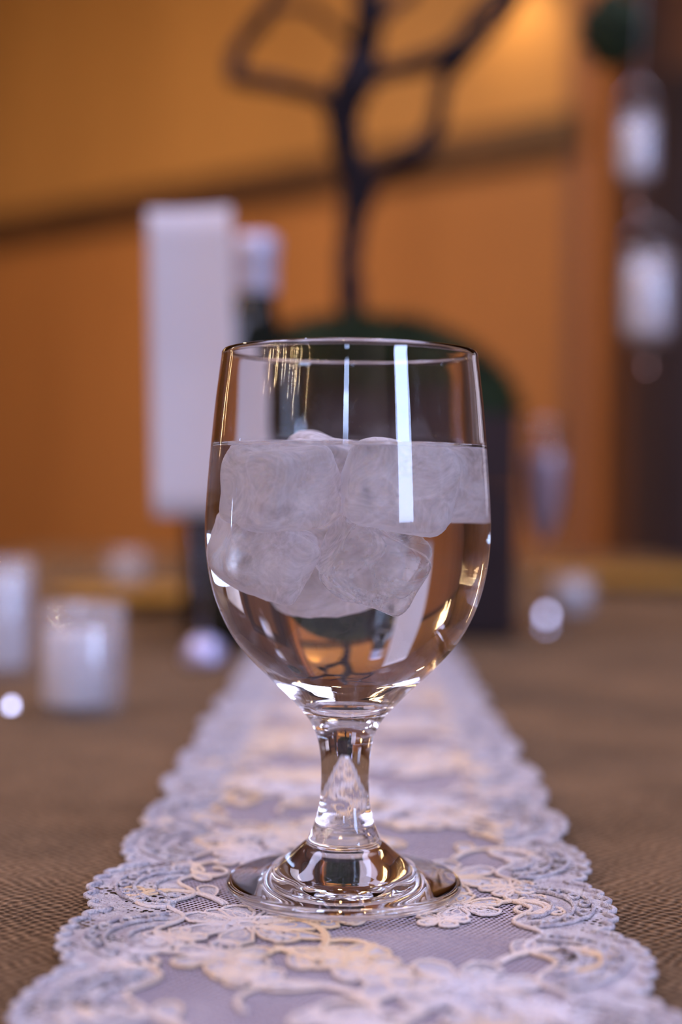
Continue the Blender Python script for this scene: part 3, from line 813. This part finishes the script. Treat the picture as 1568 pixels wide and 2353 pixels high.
# twig that reaches out to carry the hanging strand
carry = br('branch', [(1420, -190, -.05), (1450, -200, -.07), (1490, -215, -.07), (1540, -235, -.07)], [.0055, .0048, .0042, .003], trunk)
top_p = at(1490, -215, HY)
def votive(px, py_top, py_bot, w_px, label):
    sH = (at(px, py_top, HY)-at(px, py_bot, HY)).length; r = w_px/2/ (F/HY)
    b = at(px, py_bot, HY)
    e = empty('hanging_candle_holder', b, label, 'candle holder', 'hanging candle holders')
    h = sH
    lathe_obj('glass_cup', [(0, 0), (r*.6, .0005), (r*.86, h*.06), (r, h*.18), (r, h*.6), (r*.93, h), (r*.88, h), (r*.92, h*.6), (r*.92, h*.2), (r*.78, h*.10), (0, h*.08)], M_FROST, e, 40)
    V, Fc = [], []
    tube_into(V, Fc, [(r*.95*math.cos(a), r*.95*math.sin(a), h) for a in [k*math.pi/12 for k in range(25)]], .0009, 6)
    for s in (-1, 1): tube_into(V, Fc, [(s*r*.95, 0, h), (s*r*.8, 0, h+.016), (0, 0, h+.030)], .0007, 6)
    mesh('wire_handle', V, Fc, M_STEEL, e, True)
    V, Fc = [], []; tube_into(V, Fc, [(0, 0, -.012), (0, 0, .001)], .0006, 5); mesh('hook', V, Fc, M_STEEL, e)
    c = empty('candle', b+Vector((0, 0, h*.10)), 'white candle inside the ' + label.split(' ')[0] + ' hanging glass cup', 'candle', 'candles in the hanging cups')
    lathe_obj('wax', [(0, 0), (r*.74, 0), (r*.78, h*.05), (r*.78, h*.70), (r*.70, h*.73), (0, h*.70)], M_WAX, c, 32)
    V, Fc = [], []; tube_into(V, Fc, [(0, 0, h*.69), (.0006, 0, h*.69+.006)], .0006, 5); mesh('wick', V, Fc, M_BLACKMETAL, c)
    return b, h
b1, h1 = votive(1464, 262, 420, 92, 'upper glass cup with a white candle hanging at the right edge')
b2, h2 = votive(1488, 580, 790, 118, 'lower glass cup with a white candle hanging at the right edge')
def bead(px, py, Y, r, label, m=None, group=None):
    o = lathe_obj('amber_bead', [(0, -r), (r*.55, -r*.8), (r*.9, -r*.35), (r, 0), (r*.9, r*.35), (r*.55, r*.8), (0, r)], m or M_SILVERBEAD, None, 10, at(px, py, Y))
    for p in o.data.polygons: p.use_smooth = False
    return tag(o, label, 'bead', group)
k1 = bead(1465, 484, HY, .0042, 'small amber brown bead under the upper hanging cup', M_AMBER)
k2 = bead(1485, 848, HY, .0042, 'small amber brown bead under the lower hanging cup', M_AMBER)
def thread(name, p, q, label, r=.0006):
    o = tube(name, [Vector(p)-Vector(q), Vector((0, 0, 0))], r, M_THREAD, None, 6, Vector(q)); return tag(o, label, 'thread')
thread('hanging_thread', b1+Vector((0, 0, h1+.030)), top_p, 'pale thread holding the upper candle cup up to the branch')
thread('hanging_thread', k1.location+Vector((0, 0, .003)), b1+Vector((0, 0, -.012)), 'short thread from the upper cup to its bead')
thread('hanging_thread', b2+Vector((0, 0, h2+.030)), k1.location+Vector((0, 0, -.003)), 'thread from the upper bead down to the lower cup')
thread('hanging_thread', k2.location+Vector((0, 0, .003)), b2+Vector((0, 0, -.012)), 'short thread from the lower cup to its bead')
# moss ball high on the right
mb = at(1412, 70, TY-.05)
bm = bmesh.new(); bmesh.ops.create_icosphere(bm, subdivisions=4, radius=1)
for v in bm.verts: v.co *= .026*(1+noise.noise(v.co*2.5)*.25+noise.noise(v.co*8)*.12)
for v in bm.verts: v.co.z *= 1.15
ball = bmobj('moss_ball', bm, M_MOSS, None, True, mb); tag(ball, 'dark green moss ball hanging at the top right', 'moss ball')
mt_ = at(1418, -190, TY-.05)
tube('cord', [(0, 0, .02), tuple(mt_-mb)], .0008, M_THREAD, ball)

# ------------------------------------------------------------------ wine bottle
bp_ = at(588, 1140, 1.055); bt = at(588, 545, 1.055)
BH = bt.z - TABLE - .003
bo = empty('wine_bottle', (bt.x, 1.055, TABLE+.0035), 'dark wine bottle with a pale foil top behind the goblet', 'bottle')
s = BH/.300
def S(p): return [(r*s, z*s) for r, z in p]
lathe_obj('bottle_glass', S([(0, .02), (.012, .012), (.03, .003), (.035, 0), (.0372, .004), (.0375, .012), (.0375, .185), (.036, .200), (.030, .216), (.020, .232), (.0152, .245), (.0145, .262), (.0145, .290)]), M_BOTTLE, bo, 48)
lathe_obj('foil_capsule', S([(.0150, .258), (.0153, .259), (.0155, .285), (.0165, .287), (.0165, .298), (.0145, .300), (0, .300)]), M_FOIL, bo, 40)
lathe_obj('paper_label', S([(.0377, .06), (.0379, .061), (.0379, .14), (.0377, .141)]), mat('black label', (.02, .02, .025), .7), bo, 48)

# ------------------------------------------------------------------ card in a wire stand
CY_ = .93
ps = [at(338, 482, CY_), at(530, 474, CY_+.006), at(556, 1182, CY_-.004), at(352, 1188, CY_-.01)]
hold = empty('card_stand', on_table(478, 1512, TABLE+.003), 'silver wire card stand on a crystal base behind the goblet at left', 'card stand')
hold.location.y = CY_ + .012; hold.location.z = TABLE+.0005
hx = at(440, 1140, CY_).x
hold.location.x = at(470, 1140, CY_).x
lathe_obj('crystal_base', [(0, 0), (.013, 0), (.015, .003), (.012, .013), (.006, .018), (0, .019)], M_SATIN, hold, 32)
zt = ps[3].z - hold.location.z
V, Fc = [], []
dx = hx - hold.location.x
tube_into(V, Fc, [(0, 0, .017), (dx*.4, .002, .05), (dx, .002, zt-.004), (dx, .002, zt+.05)], .0009, 8)
mesh('wire_stem', V, Fc, M_STEEL, hold, True)
c0 = (ps[0]+ps[2])/2
V = []; nn = 12
for lay in (0, 1):
    for j in range(nn+1):
        for i in range(nn+1):
            u, v = i/nn, j/nn
            p = (ps[3]*(1-u)+ps[2]*u)*(1-v) + (ps[0]*(1-u)+ps[1]*u)*v
            V.append(p-c0+Vector((0, .004*math.sin(u*math.pi)+lay*.0007, 0)))
Fc = []; q = (nn+1)**2
for j in range(nn):
    for i in range(nn):
        a = j*(nn+1)+i
        Fc.append((a, a+1, a+nn+2, a+nn+1)); Fc.append((q+a, q+a+nn+1, q+a+nn+2, q+a+1))
for i in range(nn):
    a = i; Fc.append((a, q+a, q+a+1, a+1)); a = nn*(nn+1)+i; Fc.append((a, a+1, q+a+1, q+a))
    a = i*(nn+1); Fc.append((a, a+nn+1, q+a+nn+1, q+a)); a = i*(nn+1)+nn; Fc.append((a, q+a, q+a+nn+1, a+nn+1))
cardo = mesh('menu_card', V, Fc, M_CARD, None, True, c0)
tag(cardo, 'tall blank white card standing upright to the left behind the goblet', 'card')

# ------------------------------------------------------------------ votives on the table
def table_votive(px, py, r, h, cr, ch, cdx, label, clabel, group=None):
    b = on_table(px, py, TABLE+.0005); b.y += r
    e = empty('votive_glass', b, label, 'votive glass', group)
    lathe_obj('cup', [(0, 0), (r*.88, 0), (r*.96, h*.03), (r, h*.10), (r, h*.985), (r*.97, h), (r*.93, h*.985), (r*.92, h*.15), (r*.85, h*.09), (0, h*.08)], M_FROST, e, 48)
    c = empty('candle', b+Vector((cdx, 0, h*.085)), clabel, 'candle')
    lathe_obj('wax', [(0, 0), (cr*.96, 0), (cr, .001), (cr, ch-.001), (cr*.95, ch), (cr*.5, ch-.001), (0, ch-.002)], M_WAX, c, 40)
    V, Fc = [], []; tube_into(V, Fc, [(0, 0, ch-.002), (.0005, 0, ch+.005)], .0006, 5); mesh('wick', V, Fc, M_BLACKMETAL, c)
table_votive(172, 1650, .0215, .056, .0160, .037, -.004, 'clear glass votive cup at the left of the table, nearest of the small cups', 'white candle in the nearest votive cup at the left')
table_votive(-8, 1560, .018, .072, .013, .055, 0, 'clear glass votive cup cut by the left edge of the picture', 'white candle in the votive cup cut by the left edge')
table_votive(1322, 1412, .021, .036, .0165, .026, 0, 'low clear glass votive cup at the right beside the champagne flute', 'white candle in the low votive cup by the champagne flute')
def gem(px, py, r, tilt, turn, label):
    """six-sided cut crystal; TILT is how far its side facets lean back"""
    p = on_table(px, py, TABLE+.0005); h = r*.95; rt = r - h*math.tan(R(tilt))
    o = lathe_obj('glass_gem', [(0, 0), (r*.9, 0), (r, r*.06), (rt, h), (rt*.8, h*1.1), (0, h*1.12)], M_SILVERBEAD, None, 6, p)
    for q in o.data.polygons: q.use_smooth = False
    o.rotation_euler.z = R(turn)
    tag(o, label, 'decorative gem')
gem(30, 1628, .0042, 29, -7, 'bright blue-white glinting gem on the burlap at the left edge')
gem(1254, 1420, .0064, 22, 3, 'round glinting gem on the burlap right of the tree box')

# champagne flute, right of the planter
fp = on_table(1245, 1440, TABLE+.0005); FH = at(1250, 962, fp.y).z - fp.z; q = FH/.19
fl = [(0, .0015), (.028, .0005), (.030, .001), (.029, .0025), (.010, .0045), (.0038, .010), (.0032, .03), (.0034, .06), (.006, .072), (.013, .090), (.018, .115), (.0195, .140), (.019, .165), (.0172, .190),
      (.0164, .190), (.0180, .165), (.0183, .140), (.0168, .115), (.0118, .092), (.005, .078), (0, .075)]
flo = lathe_obj('champagne_flute', [(r*q, z*q) for r, z in fl], M_THIN, None, 56, fp)
tag(flo, 'clear champagne flute standing right of the tree box', 'champagne flute')
nap = mat('pale rose liquid', (.60, .42, .44), .3)
rl = [(0, .0765), (.0046, .079), (.0112, .0925), (.0162, .115), (.0178, .140), (.0176, .158), (0, .158)]
rlo = lathe_obj('pink_drink', [(r*q, z*q) for r, z in rl], nap, None, 48, fp); tag(rlo, 'pale pink drink inside the champagne flute', 'drink')

# chargers far along the table
def charger(px, py, r, label):
    p = on_table(px, py, TABLE+.0005)
    o = lathe_obj('charger_plate', [(0, .001), (r*.55, .001), (r*.62, .0), (r*.70, .004), (r*.97, .012), (r, .0135), (r*.99, .0145), (r*.70, .007), (r*.62, .004), (0, .0035)], M_GOLD, None, 72, p)
    tag(o, label, 'charger plate')
    return p
charger(1500, 1345, .16, 'gold charger plate far down the table at the right')
charger(335, 1392, .095, 'gold charger plate far down the table at the left')
table_votive(288, 1345, .024, .040, .018, .024, 0, 'low clear glass votive cup far down the table at the left, by the gold plate', 'white candle in the far left votive cup by the gold plate')
